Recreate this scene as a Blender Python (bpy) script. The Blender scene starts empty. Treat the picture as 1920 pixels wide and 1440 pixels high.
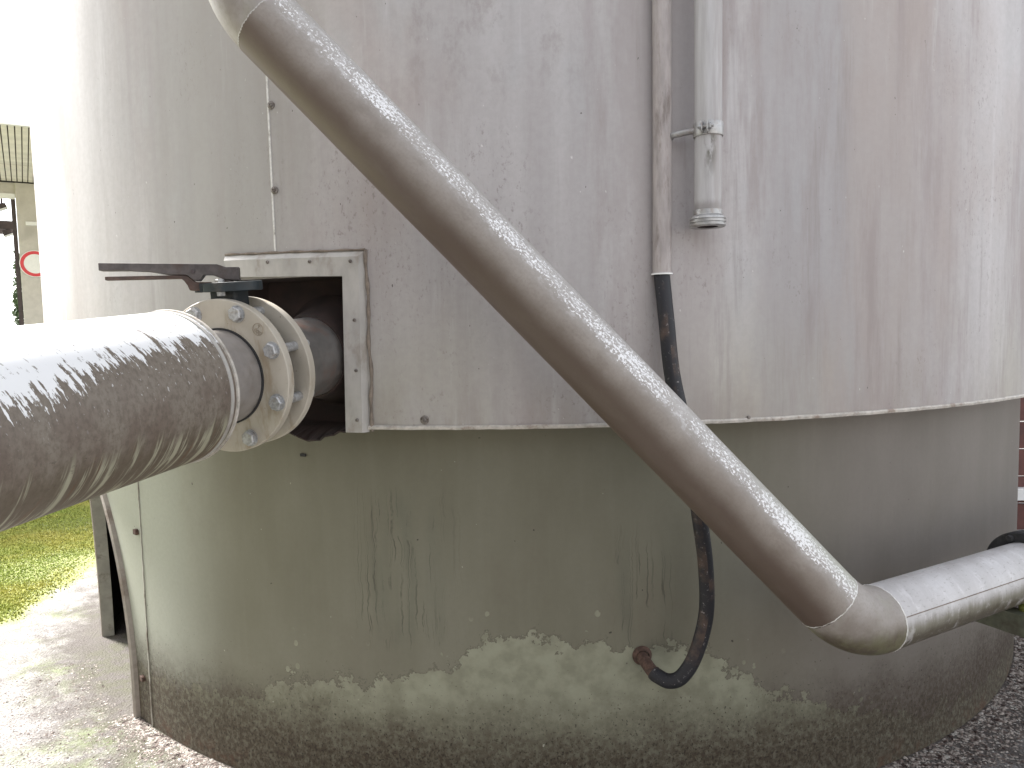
import bpy, math, random
import numpy as np
from mathutils import Vector, Matrix

random.seed(7)
RNG = np.random.default_rng(7)
S = bpy.context.scene
COL = S.collection
PI = math.pi
R = math.radians

# ------------------------------------------------------------------ camera
PITCH, ROLL = 0.07445, 0.02322
cp, sp, cr, sr = math.cos(PITCH), math.sin(PITCH), math.cos(ROLL), math.sin(ROLL)
fwd = Vector((0, cp, -sp)); right0 = Vector((1, 0, 0)); up0 = Vector((0, sp, cp))
rgt = right0 * cr - up0 * sr
upv = up0 * cr + right0 * sr
cam_d = bpy.data.cameras.new('camera')
cam = bpy.data.objects.new('camera', cam_d); COL.objects.link(cam)
cam.matrix_world = Matrix(((rgt.x, upv.x, -fwd.x, 0), (rgt.y, upv.y, -fwd.y, 0), (rgt.z, upv.z, -fwd.z, 1.35), (0, 0, 0, 1)))
cam_d.sensor_width = 36.0
cam_d.lens = 26.25
cam_d.clip_start = 0.02
cam_d.clip_end = 2000
S.camera = cam

# ------------------------------------------------------------------ sky, sun, exposure
SUN_AZ, SUN_EL = -57.0, 46.0          # degrees clockwise from +Y, above the horizon
w = bpy.data.worlds.new('World'); S.world = w; w.use_nodes = True
wn = w.node_tree.nodes; wl = w.node_tree.links
wn.clear()
sky = wn.new('ShaderNodeTexSky'); sky.sky_type = 'NISHITA'; sky.sun_disc = False
sky.sun_elevation = R(SUN_EL); sky.sun_rotation = R(SUN_AZ)
sky.air_density = 1.0; sky.dust_density = 1.5; sky.ozone_density = 1.0
hs = wn.new('ShaderNodeHueSaturation'); hs.inputs['Saturation'].default_value = 0.22
bg = wn.new('ShaderNodeBackground'); bg.inputs['Strength'].default_value = 0.14
wo = wn.new('ShaderNodeOutputWorld')
wl.new(sky.outputs[0], hs.inputs['Color']); wl.new(hs.outputs[0], bg.inputs[0]); wl.new(bg.outputs[0], wo.inputs[0])
sd = bpy.data.lights.new('sun', 'SUN'); sd.energy = 4.6; sd.angle = R(9); sd.color = (1, .965, .92)
sun = bpy.data.objects.new('sun', sd); COL.objects.link(sun)
sdir = Vector((math.sin(R(SUN_AZ)) * math.cos(R(SUN_EL)), math.cos(R(SUN_AZ)) * math.cos(R(SUN_EL)), math.sin(R(SUN_EL))))
sun.rotation_euler = sdir.to_track_quat('Z', 'Y').to_euler()
sun.location = (-6, 4, 9)
vs = S.view_settings
vs.view_transform = 'Standard'; vs.look = 'None'; vs.gamma = 1; vs.use_curve_mapping = False
vs.exposure = 1.85

# ------------------------------------------------------------------ material helpers
class NT:
    def __init__(self, name):
        self.m = bpy.data.materials.new(name); self.m.use_nodes = True
        self.t = self.m.node_tree; self.t.nodes.clear()
        self.out = self.t.nodes.new('ShaderNodeOutputMaterial')
        self.b = self.t.nodes.new('ShaderNodeBsdfPrincipled')
        self.t.links.new(self.b.outputs[0], self.out.inputs[0])
    def put(self, sock, v):
        if isinstance(v, bpy.types.NodeSocket): self.t.links.new(v, sock)
        elif v is not None:
            if sock.type == 'RGBA' and isinstance(v, (tuple, list)) and len(v) == 3: v = (*v, 1)
            sock.default_value = v
    def co(self, kind='Object'):
        return self.t.nodes.new('ShaderNodeTexCoord').outputs[kind]
    def map(self, vec, scale=(1, 1, 1), loc=(0, 0, 0), rot=(0, 0, 0)):
        n = self.t.nodes.new('ShaderNodeMapping'); self.put(n.inputs['Vector'], vec)
        n.inputs['Scale'].default_value = scale; n.inputs['Location'].default_value = loc; n.inputs['Rotation'].default_value = rot
        return n.outputs[0]
    def noise(self, vec, scale=5, detail=4, rough=.55, dist=0.0):
        n = self.t.nodes.new('ShaderNodeTexNoise'); self.put(n.inputs['Vector'], vec)
        n.inputs['Scale'].default_value = scale; n.inputs['Detail'].default_value = detail
        n.inputs['Roughness'].default_value = rough; n.inputs['Distortion'].default_value = dist
        return n.outputs['Fac']
    def voro(self, vec, scale=20, feature='F1', out='Distance', rnd=1.0):
        n = self.t.nodes.new('ShaderNodeTexVoronoi'); n.feature = feature; self.put(n.inputs['Vector'], vec)
        n.inputs['Scale'].default_value = scale; n.inputs['Randomness'].default_value = rnd
        return n.outputs[out]
    def mth(self, op, a, b=None, c=None, clamp=False):
        n = self.t.nodes.new('ShaderNodeMath'); n.operation = op; n.use_clamp = clamp
        self.put(n.inputs[0], a); self.put(n.inputs[1], b)
        if c is not None: self.put(n.inputs[2], c)
        return n.outputs[0]
    def rng(self, v, a, b, lo=0.0, hi=1.0, smooth=True):
        n = self.t.nodes.new('ShaderNodeMapRange'); n.interpolation_type = 'SMOOTHSTEP' if smooth else 'LINEAR'
        self.put(n.inputs[0], v); self.put(n.inputs[1], a); self.put(n.inputs[2], b); self.put(n.inputs[3], lo); self.put(n.inputs[4], hi)
        return n.outputs[0]
    def mix(self, f, a, b, mode='MIX'):
        n = self.t.nodes.new('ShaderNodeMix'); n.data_type = 'RGBA'; n.blend_type = mode
        self.put(n.inputs[0], f); self.put(n.inputs[6], a); self.put(n.inputs[7], b)
        return n.outputs[2]
    def curve(self, v, pts):
        n = self.t.nodes.new('ShaderNodeFloatCurve'); self.put(n.inputs['Value'], v)
        c = n.mapping.curves[0]
        c.points[0].location = pts[0]; c.points[1].location = pts[-1]
        for p in pts[1:-1]: c.points.new(*p)
        n.mapping.update()
        return n.outputs[0]
    def sep(self, vec):
        n = self.t.nodes.new('ShaderNodeSeparateXYZ'); self.put(n.inputs[0], vec); return n.outputs
    def comb(self, x, y, z):
        n = self.t.nodes.new('ShaderNodeCombineXYZ')
        for i, v in enumerate((x, y, z)): self.put(n.inputs[i], v)
        return n.outputs[0]
    def bump(self, h, strength=.3, dist=.002, prev=None):
        n = self.t.nodes.new('ShaderNodeBump'); self.put(n.inputs['Height'], h)
        n.inputs['Strength'].default_value = strength; n.inputs['Distance'].default_value = dist
        if prev is not None: self.put(n.inputs['Normal'], prev)
        return n.outputs[0]
    def done(self, col, rough=.5, metal=0.0, normal=None, spec=.5):
        b = self.b
        self.put(b.inputs['Base Color'], col); self.put(b.inputs['Roughness'], rough)
        self.put(b.inputs['Metallic'], metal); self.put(b.inputs['Specular IOR Level'], spec)
        if normal is not None: self.put(b.inputs['Normal'], normal)
        return self.m

def simple(name, col, rough=.55, metal=0.0, var=.22, scale=30, dirt=None, dirt_amt=.5, dscale=9, bump=.15, spec=.5, stretch=1.0):
    t = NT(name); o = t.co()
    o2 = t.map(o, (1, 1, stretch)); n1 = t.noise(o2, scale, 5, .6); n2 = t.noise(o2, dscale, 6, .65)
    c = t.mix(t.rng(n1, .3, .7), tuple(x * (1 - var) for x in col), tuple(min(1, x * (1 + var)) for x in col))
    if dirt: c = t.mix(t.mth('MULTIPLY', t.rng(n2, .5, .68), dirt_amt), c, dirt)
    return t.done(c, t.rng(n1, .2, .8, rough - .1, min(1, rough + .12)), metal, t.bump(n1, bump, .0015), spec)

# ---------------- tank cladding: weathered pale grey paint
def mat_cladding():
    t = NT('cladding_paint'); o = t.co(); x, y, z = t.sep(o)
    st = t.noise(t.map(o, (1, 1, .10)), 3.2, 4, .55)
    c = t.mix(t.rng(st, .3, .7), (.362, .341, .342), (.488, .466, .467))
    fine = t.noise(t.map(o, (1, 1, .035)), 34, 4, .6)
    c = t.mix(t.rng(fine, .3, .7, 0, .13), c, (.56, .55, .545))
    fine2 = t.noise(t.map(o, (1, 1, .05), (3, 1, 2)), 17, 5, .65)
    c = t.mix(t.rng(fine2, .52, .74, 0, .22), c, (.30, .265, .245))
    pk = t.noise(t.map(o, (1, 1, .45), (5, 2, 1)), 1.5, 5, .6)
    c = t.mix(t.rng(pk, .46, .68, 0, .72), c, (.345, .288, .268))
    bl = t.noise(t.map(o, (1, 1, .5), (1, 7, 3)), 2.3, 4, .6)
    c = t.mix(t.rng(bl, .55, .72, 0, .5), c, (.40, .405, .415))
    gr = t.noise(t.map(o, (1, 1, .35), (9, 2, 3)), 2.0, 4, .6)
    gz = t.mth('MULTIPLY', t.rng(z, 1.55, 1.12), t.rng(gr, .40, .62, 0, .42))
    c = t.mix(gz, c, (.40, .385, .30))
    bz = t.mth('MULTIPLY', t.rng(z, 1.30, 1.105), t.rng(t.noise(t.map(o, (1, 1, .25)), 9, 5, .7), .4, .65, 0, .5))
    c = t.mix(bz, c, (.27, .235, .205))
    mo = t.noise(o, 55, 6, .7)
    c = t.mix(t.rng(mo, .35, .65, 0, .16), c, (.25, .23, .22))
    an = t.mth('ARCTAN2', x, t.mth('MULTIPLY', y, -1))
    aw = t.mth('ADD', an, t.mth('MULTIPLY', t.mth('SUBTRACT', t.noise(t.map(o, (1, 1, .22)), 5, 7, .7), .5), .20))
    s1 = t.mth('MULTIPLY', t.rng(aw, R(8.5), R(12)), t.rng(aw, R(19), R(16)))  # grey and brown right-hand bands: stain that also paints in shade from right front
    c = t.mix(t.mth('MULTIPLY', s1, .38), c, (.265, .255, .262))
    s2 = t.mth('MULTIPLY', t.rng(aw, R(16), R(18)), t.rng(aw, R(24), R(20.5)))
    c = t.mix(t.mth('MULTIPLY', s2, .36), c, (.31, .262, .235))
    s3 = t.mth('MULTIPLY', t.rng(aw, R(-32), R(-25)), t.rng(aw, R(-15), R(-20)))  # darker band around the niche: shade from the left front painted in
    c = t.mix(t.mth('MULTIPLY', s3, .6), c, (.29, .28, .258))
    s4 = t.mth('MULTIPLY', t.rng(aw, R(1.6), R(3.6)), t.rng(aw, R(9.5), R(6.5)))  # darker around the conduit: the shading there is put into the colour
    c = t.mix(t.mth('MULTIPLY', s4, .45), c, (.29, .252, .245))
    rg = t.rng(aw, R(-3), R(4), .30, 1.0)
    k1 = t.rng(t.noise(t.map(o, (1, 1, .13), (6, 3, 8)), 8, 6, .7), .50, .70, 0, .62)
    c = t.mix(t.mth('MULTIPLY', k1, rg), c, (.265, .224, .217))
    k2 = t.rng(t.noise(t.map(o, (1, 1, .06), (2, 9, 4)), 22, 5, .7), .54, .74, 0, .5)
    c = t.mix(t.mth('MULTIPLY', k2, rg), c, (.24, .21, .20))
    k3 = t.rng(t.noise(t.map(o, (1, 1, .09), (7, 7, 4)), 13, 5, .7), .56, .72, 0, .4)
    c = t.mix(k3, c, (.52, .51, .515))
    up = t.mth('MULTIPLY', t.rng(z, 1.80, 2.05), t.mth('MULTIPLY', t.rng(aw, R(-14), R(-10)), t.rng(aw, R(4), R(-1))))
    ub = t.rng(t.noise(t.map(o, (1, 1, .55), (3, 1, 6)), 11, 7, .75), .49, .64, 0, .42)
    c = t.mix(t.mth('MULTIPLY', up, ub), c, (.235, .205, .195))
    # grime clouds made of fine dots
    cl = t.rng(t.noise(t.map(o, (1, 1, .6), (2, 8, 5)), 2.4, 5, .7), .50, .66)
    dots = t.rng(t.noise(t.map(o, (1, 1, .55)), 120, 4, .7), .56, .66)
    c = t.mix(t.mth('MULTIPLY', t.mth('MULTIPLY', cl, dots), .5), c, (.16, .135, .125))
    # splatter specks, elongated downward, and pale runs
    sp1 = t.rng(t.noise(t.map(o, (1, 1, .55)), 105, 2, .5), .765, .785)
    c = t.mix(t.mth('MULTIPLY', sp1, .85), c, (.06, .05, .045))
    sp2 = t.rng(t.noise(t.map(o, (1, 1, .5), (4, 4, 4)), 100, 2, .5), .775, .79)
    c = t.mix(t.mth('MULTIPLY', sp2, .5), c, (.74, .73, .72))
    wavy = t.noise(t.map(o, (1, 1, .3)), 1.7, 2, .4)
    nb = t.bump(t.mth('ADD', t.mth('MULTIPLY', wavy, 3.0), t.mth('MULTIPLY', mo, .08)), .25, .004)
    return t.done(c, t.rng(st, .3, .7, .62, .48), 0.0, nb, .35)

# ---------------- skirt: dull green-grey paint, peeled pale band, dirt splash at the foot
def mat_skirt():
    t = NT('skirt_paint'); o = t.co(); x, y, z = t.sep(o)
    ang = t.mth('ARCTAN2', x, t.mth('MULTIPLY', y, -1))
    s = t.mth('MULTIPLY', ang, 2.2285)
    sz = t.comb(s, z, 0.0)
    side = t.rng(ang, R(6), R(24))
    n0 = t.noise(t.map(sz, (1, .5, 1)), 2.5, 5, .6)
    ca = t.mix(t.rng(n0, .3, .7), (.150, .143, .105), (.188, .182, .140))
    cb = t.mix(t.rng(n0, .3, .7), (.165, .148, .130), (.20, .180, .162))
    c = t.mix(side, ca, cb)
    lf = t.rng(ang, R(-26), R(-38))
    c = t.mix(lf, c, (.30, .31, .265))
    brn = t.noise(t.map(sz, (1, .6, 1), (4, 1, 0)), 3.4, 5, .65)
    c = t.mix(t.rng(brn, .5, .72, 0, .22), c, (.125, .105, .08))
    stv = t.noise(t.map(sz, (1, .06, 1)), 26, 4, .6)
    c = t.mix(t.rng(stv, .45, .7, 0, .07), c, (.26, .26, .21))
    mo = t.noise(sz, 70, 6, .7)
    c = t.mix(t.rng(mo, .3, .7, 0, .10), c, (.10, .095, .075))
    # runs: thin wandering dark trickles in two bands
    wob = t.mth('MULTIPLY', t.mth('SUBTRACT', t.noise(t.map(sz, (5, 11, 1)), 1, 3, .6), .5), .030)
    sw = t.mth('ADD', s, wob)
    run = t.noise(t.comb(t.mth('MULTIPLY', sw, 90), t.mth('MULTIPLY', z, 1.6), 0.0), 1, 1.5, .5)
    ridge = t.rng(t.mth('ABSOLUTE', t.mth('SUBTRACT', run, .58)), .026, .008)
    brk = t.rng(t.noise(t.map(sz, (14, 7, 1)), 1, 4, .7), .42, .52)
    w1 = t.mth('MULTIPLY', t.rng(ang, R(-16.8), R(-15.4)), t.rng(ang, R(-7), R(-12.5)))
    w1 = t.mth('MULTIPLY', w1, t.mth('MULTIPLY', t.rng(z, .94, .86), t.rng(z, .44, .52)))
    w2 = t.mth('MULTIPLY', t.rng(ang, R(2.2), R(3.0)), t.rng(ang, R(7), R(5.5)))
    w2 = t.mth('MULTIPLY', w2, t.mth('MULTIPLY', t.rng(z, .86, .70), t.rng(z, .44, .47)))
    rm = t.mth('MULTIPLY', t.mth('MULTIPLY', ridge, brk), t.mth('MAXIMUM', w1, w2))
    c = t.mix(t.mth('MULTIPLY', rm, .7), c, (.060, .055, .040))
    wet = t.mth('MULTIPLY', t.mth('MAXIMUM', w1, w2), t.rng(t.noise(t.map(sz, (9, 1.2, 1)), 1, 3, .6), .45, .65, 0, .35))
    c = t.mix(wet, c, (.10, .105, .08))
    # peeled band
    u = t.rng(ang, R(-35), R(30), 0, 1, False)
    zt = t.curve(u, [(0, .20), (.14, .27), (.20, .335), (.32, .37), (.40, .44), (.46, .52), (.53, .49), (.60, .475), (.68, .43), (.72, .37), (.77, .30), (.86, .20), (1, .10)])
    e1 = t.mth('SUBTRACT', t.noise(sz, 10, 10, .70), .5)
    e2 = t.mth('SUBTRACT', t.noise(t.map(sz, (1, .8, 1), (2, 5, 0)), 22, 8, .68), .5)
    d = t.mth('SUBTRACT', t.mth('ADD', zt, t.mth('ADD', t.mth('MULTIPLY', e1, .26), t.mth('MULTIPLY', e2, .15))), z)
    chip = t.rng(t.voro(t.map(sz, (1, .8, 1)), 24, 'F1'), .20, .16)
    chipn = t.rng(t.noise(t.map(sz, (1, 1, 1), (7, 7, 0)), 11, 3, .6), .50, .53)
    near = t.rng(d, -.13, -.06)
    chips = t.mth('MULTIPLY', t.mth('MULTIPLY', chip, chipn), near)
    peel = t.mth('MAXIMUM', t.rng(d, 0, .004), t.mth('MULTIPLY', chips, t.rng(ang, R(-28), R(-24))))
    pc = t.mix(t.rng(t.noise(sz, 16, 5, .6), .35, .68), (.275, .28, .21), (.205, .205, .15))
    line = t.mth('MULTIPLY', t.rng(d, -.010, -.001), t.rng(d, .003, 0))
    c = t.mix(t.mth('MULTIPLY', line, .55), c, (.07, .06, .045))  # thin dark line paints the small shadow of the peel edge
    c = t.mix(peel, c, pc)
    # splash dirt: brown film thickening downward with dark grains
    dn = t.mth('MULTIPLY', t.mth('SUBTRACT', t.noise(sz, 5, 6, .65), .5), .22)
    zd = t.mth('ADD', z, dn)
    gcl = t.rng(t.noise(t.map(sz, (1, .8, 1), (8, 1, 0)), 60, 5, .7), .36, .60, .68, 1.0)
    film = t.mth('MULTIPLY', t.rng(zd, .40, .13, 0, .96), gcl)
    c = t.mix(film, c, (.054, .039, .027))
    gr = t.noise(t.map(sz, (1, .75, 1)), 125, 5, .72)
    thr = t.rng(zd, .52, .14, .70, .55, False)
    grain = t.rng(t.mth('SUBTRACT', gr, thr), 0, .02)
    c = t.mix(t.mth('MULTIPLY', grain, .85), c, (.030, .023, .016))
    gl = t.noise(t.map(sz, (1, .8, 1), (3, 3, 0)), 80, 3, .6)
    grain2 = t.mth('MULTIPLY', t.rng(gl, .62, .68), t.rng(zd, .40, .18))
    c = t.mix(t.mth('MULTIPLY', grain2, .34), c, (.20, .175, .12))
    rustz = t.mth('MULTIPLY', t.rng(z, .10, .0), t.rng(t.noise(sz, 12, 5, .7), .5, .62))
    c = t.mix(t.mth('MULTIPLY', rustz, .6), c, (.09, .045, .028))
    # scattered pits and pale flecks
    pit = t.rng(t.noise(t.map(sz, (1, .8, 1), (1, 9, 0)), 44, 2, .5), .755, .775)
    c = t.mix(t.mth('MULTIPLY', pit, .8), c, (.03, .025, .02))
    fl = t.rng(t.noise(t.map(sz, (1, .8, 1), (6, 2, 0)), 52, 2, .5), .77, .785)
    c = t.mix(t.mth('MULTIPLY', fl, .6), c, (.45, .45, .38))
    h = t.mth('ADD', t.mth('MULTIPLY', peel, -.6), t.mth('ADD', t.mth('MULTIPLY', grain, .5), t.mth('MULTIPLY', mo, .25)))
    return t.done(c, t.mth('ADD', t.mth('MULTIPLY', film, .25), .56), 0.0, t.bump(h, .35, .0025), .3)

# ---------------- pipes (UV: x metres along, y angle 0..1 measured from the top)
def mat_diag():
    t = NT('pipe_grey_film'); uv = t.co('UV'); u, v, _ = t.sep(uv)
    o = t.co(); p = t.comb(u, t.mth('MULTIPLY', v, .47), 0.0)
    n1 = t.noise(p, 7, 5, .6)
    c = t.mix(t.rng(n1, .3, .7), (.205, .176, .152), (.275, .246, .220))
    mo = t.noise(p, 160, 4, .7)
    c = t.mix(t.rng(mo, .4, .7, 0, .3), c, (.16, .13, .105))
    # brown film on the lower flank, darkened to paint in its shade
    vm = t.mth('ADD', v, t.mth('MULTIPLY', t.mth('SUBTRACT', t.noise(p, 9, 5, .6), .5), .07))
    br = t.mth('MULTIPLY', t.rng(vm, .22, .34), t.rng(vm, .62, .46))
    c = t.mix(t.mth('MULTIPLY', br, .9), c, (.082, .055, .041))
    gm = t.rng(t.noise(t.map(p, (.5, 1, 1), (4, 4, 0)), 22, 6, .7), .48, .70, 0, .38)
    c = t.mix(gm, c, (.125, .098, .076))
    # crown colour lightened to paint in the light from above
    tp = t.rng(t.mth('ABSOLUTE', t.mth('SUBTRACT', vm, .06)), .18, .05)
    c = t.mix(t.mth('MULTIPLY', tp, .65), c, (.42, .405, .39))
    # bare bright flakes along the crown
    fb = t.mth('MULTIPLY', t.rng(vm, .215, .155), t.rng(vm, .02, .11, .55, 1.0))
    cl = t.noise(t.map(p, (1, .6, 1)), 5.5, 5, .6)
    fk = t.noise(t.map(p, (.8, 1, 1)), 175, 4, .68)
    th = t.mth('SUBTRACT', t.mth('SUBTRACT', .83, t.mth('MULTIPLY', fb, .31)), t.mth('MULTIPLY', t.mth('SUBTRACT', cl, .5), .55))
    f = t.rng(t.mth('SUBTRACT', fk, th), 0, .025)
    c = t.mix(f, c, (.76, .755, .765))
    fm = t.mth('MULTIPLY', fb, t.rng(t.noise(t.map(p, (.7, 1, 1), (1, 6, 0)), 60, 6, .75), .48, .66, 0, .55))
    c = t.mix(fm, c, (.60, .59, .595))
    # green bloom towards the low end
    ga = t.mth('MULTIPLY', t.rng(u, 1.15, 1.75), t.rng(t.mth('ABSOLUTE', t.mth('SUBTRACT', vm, .0)), .17, .04))
    c = t.mix(t.mth('MULTIPLY', ga, .4), c, (.33, .36, .25))
    return t.done(c, t.mth('SUBTRACT', .5, t.mth('MULTIPLY', f, .15)), 0.0, t.bump(t.mth('ADD', t.mth('MULTIPLY', mo, .4), f), .25, .0012), .45)

def mat_lowpipe():
    t = NT('pipe_pale_sheet'); uv = t.co('UV'); u, v, _ = t.sep(uv)
    p = t.comb(u, t.mth('MULTIPLY', v, .47), 0.0)
    n1 = t.noise(t.map(p, (1, .4, 1)), 9, 5, .6)
    c = t.mix(t.rng(n1, .3, .7), (.40, .385, .385), (.52, .51, .515))
    v = t.mth('MULTIPLY', v, t.mth('LESS_THAN', v, .70))
    vm = t.mth('ADD', v, t.mth('MULTIPLY', t.mth('SUBTRACT', t.noise(t.map(p, (34, 4, 1)), 1, 5, .65), .5), .11))
    gr = t.rng(vm, .205, .27)
    c = t.mix(t.mth('MULTIPLY', gr, .8), c, (.155, .145, .095))
    c = t.mix(t.mth('MULTIPLY', t.rng(vm, .25, .32), .85), c, (.065, .050, .030))
    sc = t.rng(t.noise(t.map(p, (60, 160, 1), rot=(0, 0, .6)), 1, 4, .65), .59, .66)
    ch = t.rng(t.noise(t.map(p, (1, .5, 1), (3, 3, 0)), 34, 6, .7), .52, .66, 0, .45)
    c = t.mix(ch, c, (.62, .61, .62))
    c = t.mix(t.mth('MULTIPLY', sc, .6), c, (.24, .225, .205))
    mo = t.noise(p, 150, 4, .7)
    c = t.mix(t.rng(mo, .5, .75, 0, .3), c, (.3, .29, .26))
    return t.done(c, .42, 0.0, t.bump(mo, .12, .001), .5)

def mat_elbow():
    t = NT('pipe_elbow_paint'); o = t.co()
    n1 = t.noise(o, 14, 5, .6); n2 = t.noise(t.map(o, (1, 1, .25)), 26, 5, .6)
    c = t.mix(t.rng(n1, .3, .7), (.215, .188, .165), (.30, .275, .255))
    c = t.mix(t.rng(n2, .5, .7, 0, .4), c, (.28, .275, .22))
    z = t.sep(o)[2]
    zz = t.mth('ADD', z, t.mth('MULTIPLY', t.mth('SUBTRACT', t.noise(o, 16, 5, .65), .5), .07))
    lo = t.mth('MULTIPLY', t.rng(zz, .695, .640), .92)
    c = t.mix(lo, c, t.mix(t.rng(n2, .4, .62), (.078, .060, .036), (.125, .122, .062)))
    mo = t.noise(o, 140, 4, .7)
    c = t.mix(t.rng(mo, .45, .7, 0, .35), c, (.18, .15, .12))
    return t.done(c, .48, 0.0, t.bump(mo, .15, .001), .45)

def mat_bigpipe():
    t = NT('jacket_weathered_sheet'); uv = t.co('UV'); u, v, _ = t.sep(uv)
    vv = t.mth('MULTIPLY', v, .96); p = t.comb(u, vv, 0.0)
    n1 = t.noise(p, 6, 5, .6)
    c = t.mix(t.rng(n1, .3, .7), (.150, .124, .100), (.205, .180, .148))
    rd = t.mth('MULTIPLY', t.rng(v, .17, .26), t.rng(t.noise(t.map(p, (2, 1, 1), (3, 3, 0)), 5, 5, .65), .40, .62))
    c = t.mix(t.mth('MULTIPLY', rd, .7), c, (.115, .083, .066))
    mo = t.noise(t.map(p, (1, .6, 1)), 120, 5, .7)
    c = t.mix(t.rng(mo, .4, .66, 0, .65), c, (.095, .075, .058))
    # pale runs on the lower flank, slanting with gravity round the jacket
    sk = t.comb(t.mth('ADD', u, t.mth('MULTIPLY', vv, .10)), vv, 0.0)
    rn = t.noise(t.map(sk, (62, 5.0, 1)), 1, 5, .65, .3)
    low = t.rng(t.mth('ADD', v, t.mth('MULTIPLY', t.mth('SUBTRACT', t.noise(t.map(sk, (50, 3, 1), (2, 2, 0)), 1, 3, .6), .5), .12)), .29, .34)
    rm = t.mth('MULTIPLY', t.rng(rn, .50, .60), low)
    c = t.mix(t.mth('MULTIPLY', low, .6), c, (.085, .066, .042))
    c = t.mix(t.mth('MULTIPLY', rm, .85), c, (.34, .335, .25))
    rn2 = t.noise(t.map(sk, (75, 6, 1), (3, 9, 0)), 1, 4, .6)
    c = t.mix(t.mth('MULTIPLY', t.mth('MULTIPLY', t.rng(rn2, .56, .66), low), .6), c, (.115, .062, .035))
    # crust of dark blisters mid flank
    cr_ = t.mth('MULTIPLY', t.rng(t.noise(t.map(p, (90, 130, 1)), 1, 3, .6), .60, .68), t.mth('MULTIPLY', t.rng(v, .24, .31), t.rng(v, .40, .33)))
    cr_ = t.mth('MULTIPLY', cr_, t.rng(t.noise(p, 7, 4, .6), .45, .6))
    c = t.mix(t.mth('MULTIPLY', cr_, .7), c, (.06, .045, .035))
    # washed bright sheet on the crown with ragged streaky lower edge
    sk2 = t.comb(t.mth('ADD', u, t.mth('MULTIPLY', vv, -.22)), vv, 0.0)
    e = t.noise(t.map(sk2, (70, 13, 1)), 1, 5, .68)
    e0 = t.noise(t.map(p, (6, 3, 1)), 1, 4, .6)
    edge = t.mth('ADD', .145, t.mth('ADD', t.mth('MULTIPLY', t.mth('SUBTRACT', e, .5), .30), t.mth('MULTIPLY', t.mth('SUBTRACT', e0, .5), .16)))
    edge = t.mth('ADD', edge, t.rng(u, 1.75, 1.40, 0, .035, False))
    wv = t.mth('ABSOLUTE', t.mth('SUBTRACT', v, t.mth('MULTIPLY', t.mth('GREATER_THAN', v, .5), 1.0)))
    wh = t.rng(t.mth('SUBTRACT', edge, wv), 0, .006)
    fk = t.mth('MULTIPLY', t.rng(t.noise(t.map(sk2, (150, 55, 1)), 1, 3, .6), .655, .675), t.rng(wv, .29, .12))
    wh = t.mth('MAXIMUM', wh, fk)
    ho = t.mth('MULTIPLY', t.rng(t.noise(t.map(sk2, (110, 40, 1), (5, 5, 0)), 1, 4, .65), .60, .63), t.rng(t.mth('SUBTRACT', edge, wv), .14, .02, 0, 1))
    wh = t.mth('MULTIPLY', wh, t.mth('SUBTRACT', 1.0, t.mth('MULTIPLY', ho, .8)))
    c = t.mix(wh, c, (.74, .745, .75))
    h = t.mth('ADD', t.mth('MULTIPLY', mo, .5), t.mth('ADD', t.mth('MULTIPLY', wh, -.5), t.mth('MULTIPLY', cr_, 1.2)))
    return t.done(c, t.mth('SUBTRACT', .55, t.mth('MULTIPLY', wh, .15)), 0.0, t.bump(h, .4, .0016), .45)

def mat_flange():
    t = NT('flange_cream_paint'); o = t.co()
    n1 = t.noise(o, 10, 5, .6); n2 = t.noise(t.map(o, (1, 1, .3)), 22, 5, .65)
    c = t.mix(t.rng(n1, .3, .7), (.40, .365, .305), (.47, .435, .375))
    c = t.mix(t.rng(n2, .50, .70, 0, .7), c, (.25, .19, .12))
    mo = t.rng(t.noise(o, 130, 3, .6), .70, .74)
    c = t.mix(t.mth('MULTIPLY', mo, .6), c, (.15, .10, .06))
    return t.done(c, .5, 0.0, t.bump(t.noise(o, 160, 3, .6), .08, .001), .45)

def mat_hose():
    t = NT('hose_rubber'); uv = t.co('UV'); u, v, _ = t.sep(uv)
    p = t.comb(u, t.mth('MULTIPLY', v, .115), 0.0)
    n1 = t.noise(t.map(p, (1, 1, 1)), 7, 5, .65)
    c = t.mix(t.rng(n1, .50, .66), (.016, .016, .020), (.075, .050, .040))
    fl = t.mth('MULTIPLY', t.rng(t.noise(p, 95, 4, .7), .58, .68), t.rng(t.noise(p, 6, 3, .6, ), .42, .6))
    c = t.mix(t.mth('MULTIPLY', fl, .7), c, (.33, .30, .30))
    return t.done(c, .6, 0.0, t.bump(t.noise(p, 140, 4, .7), .3, .001), .4)

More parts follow.
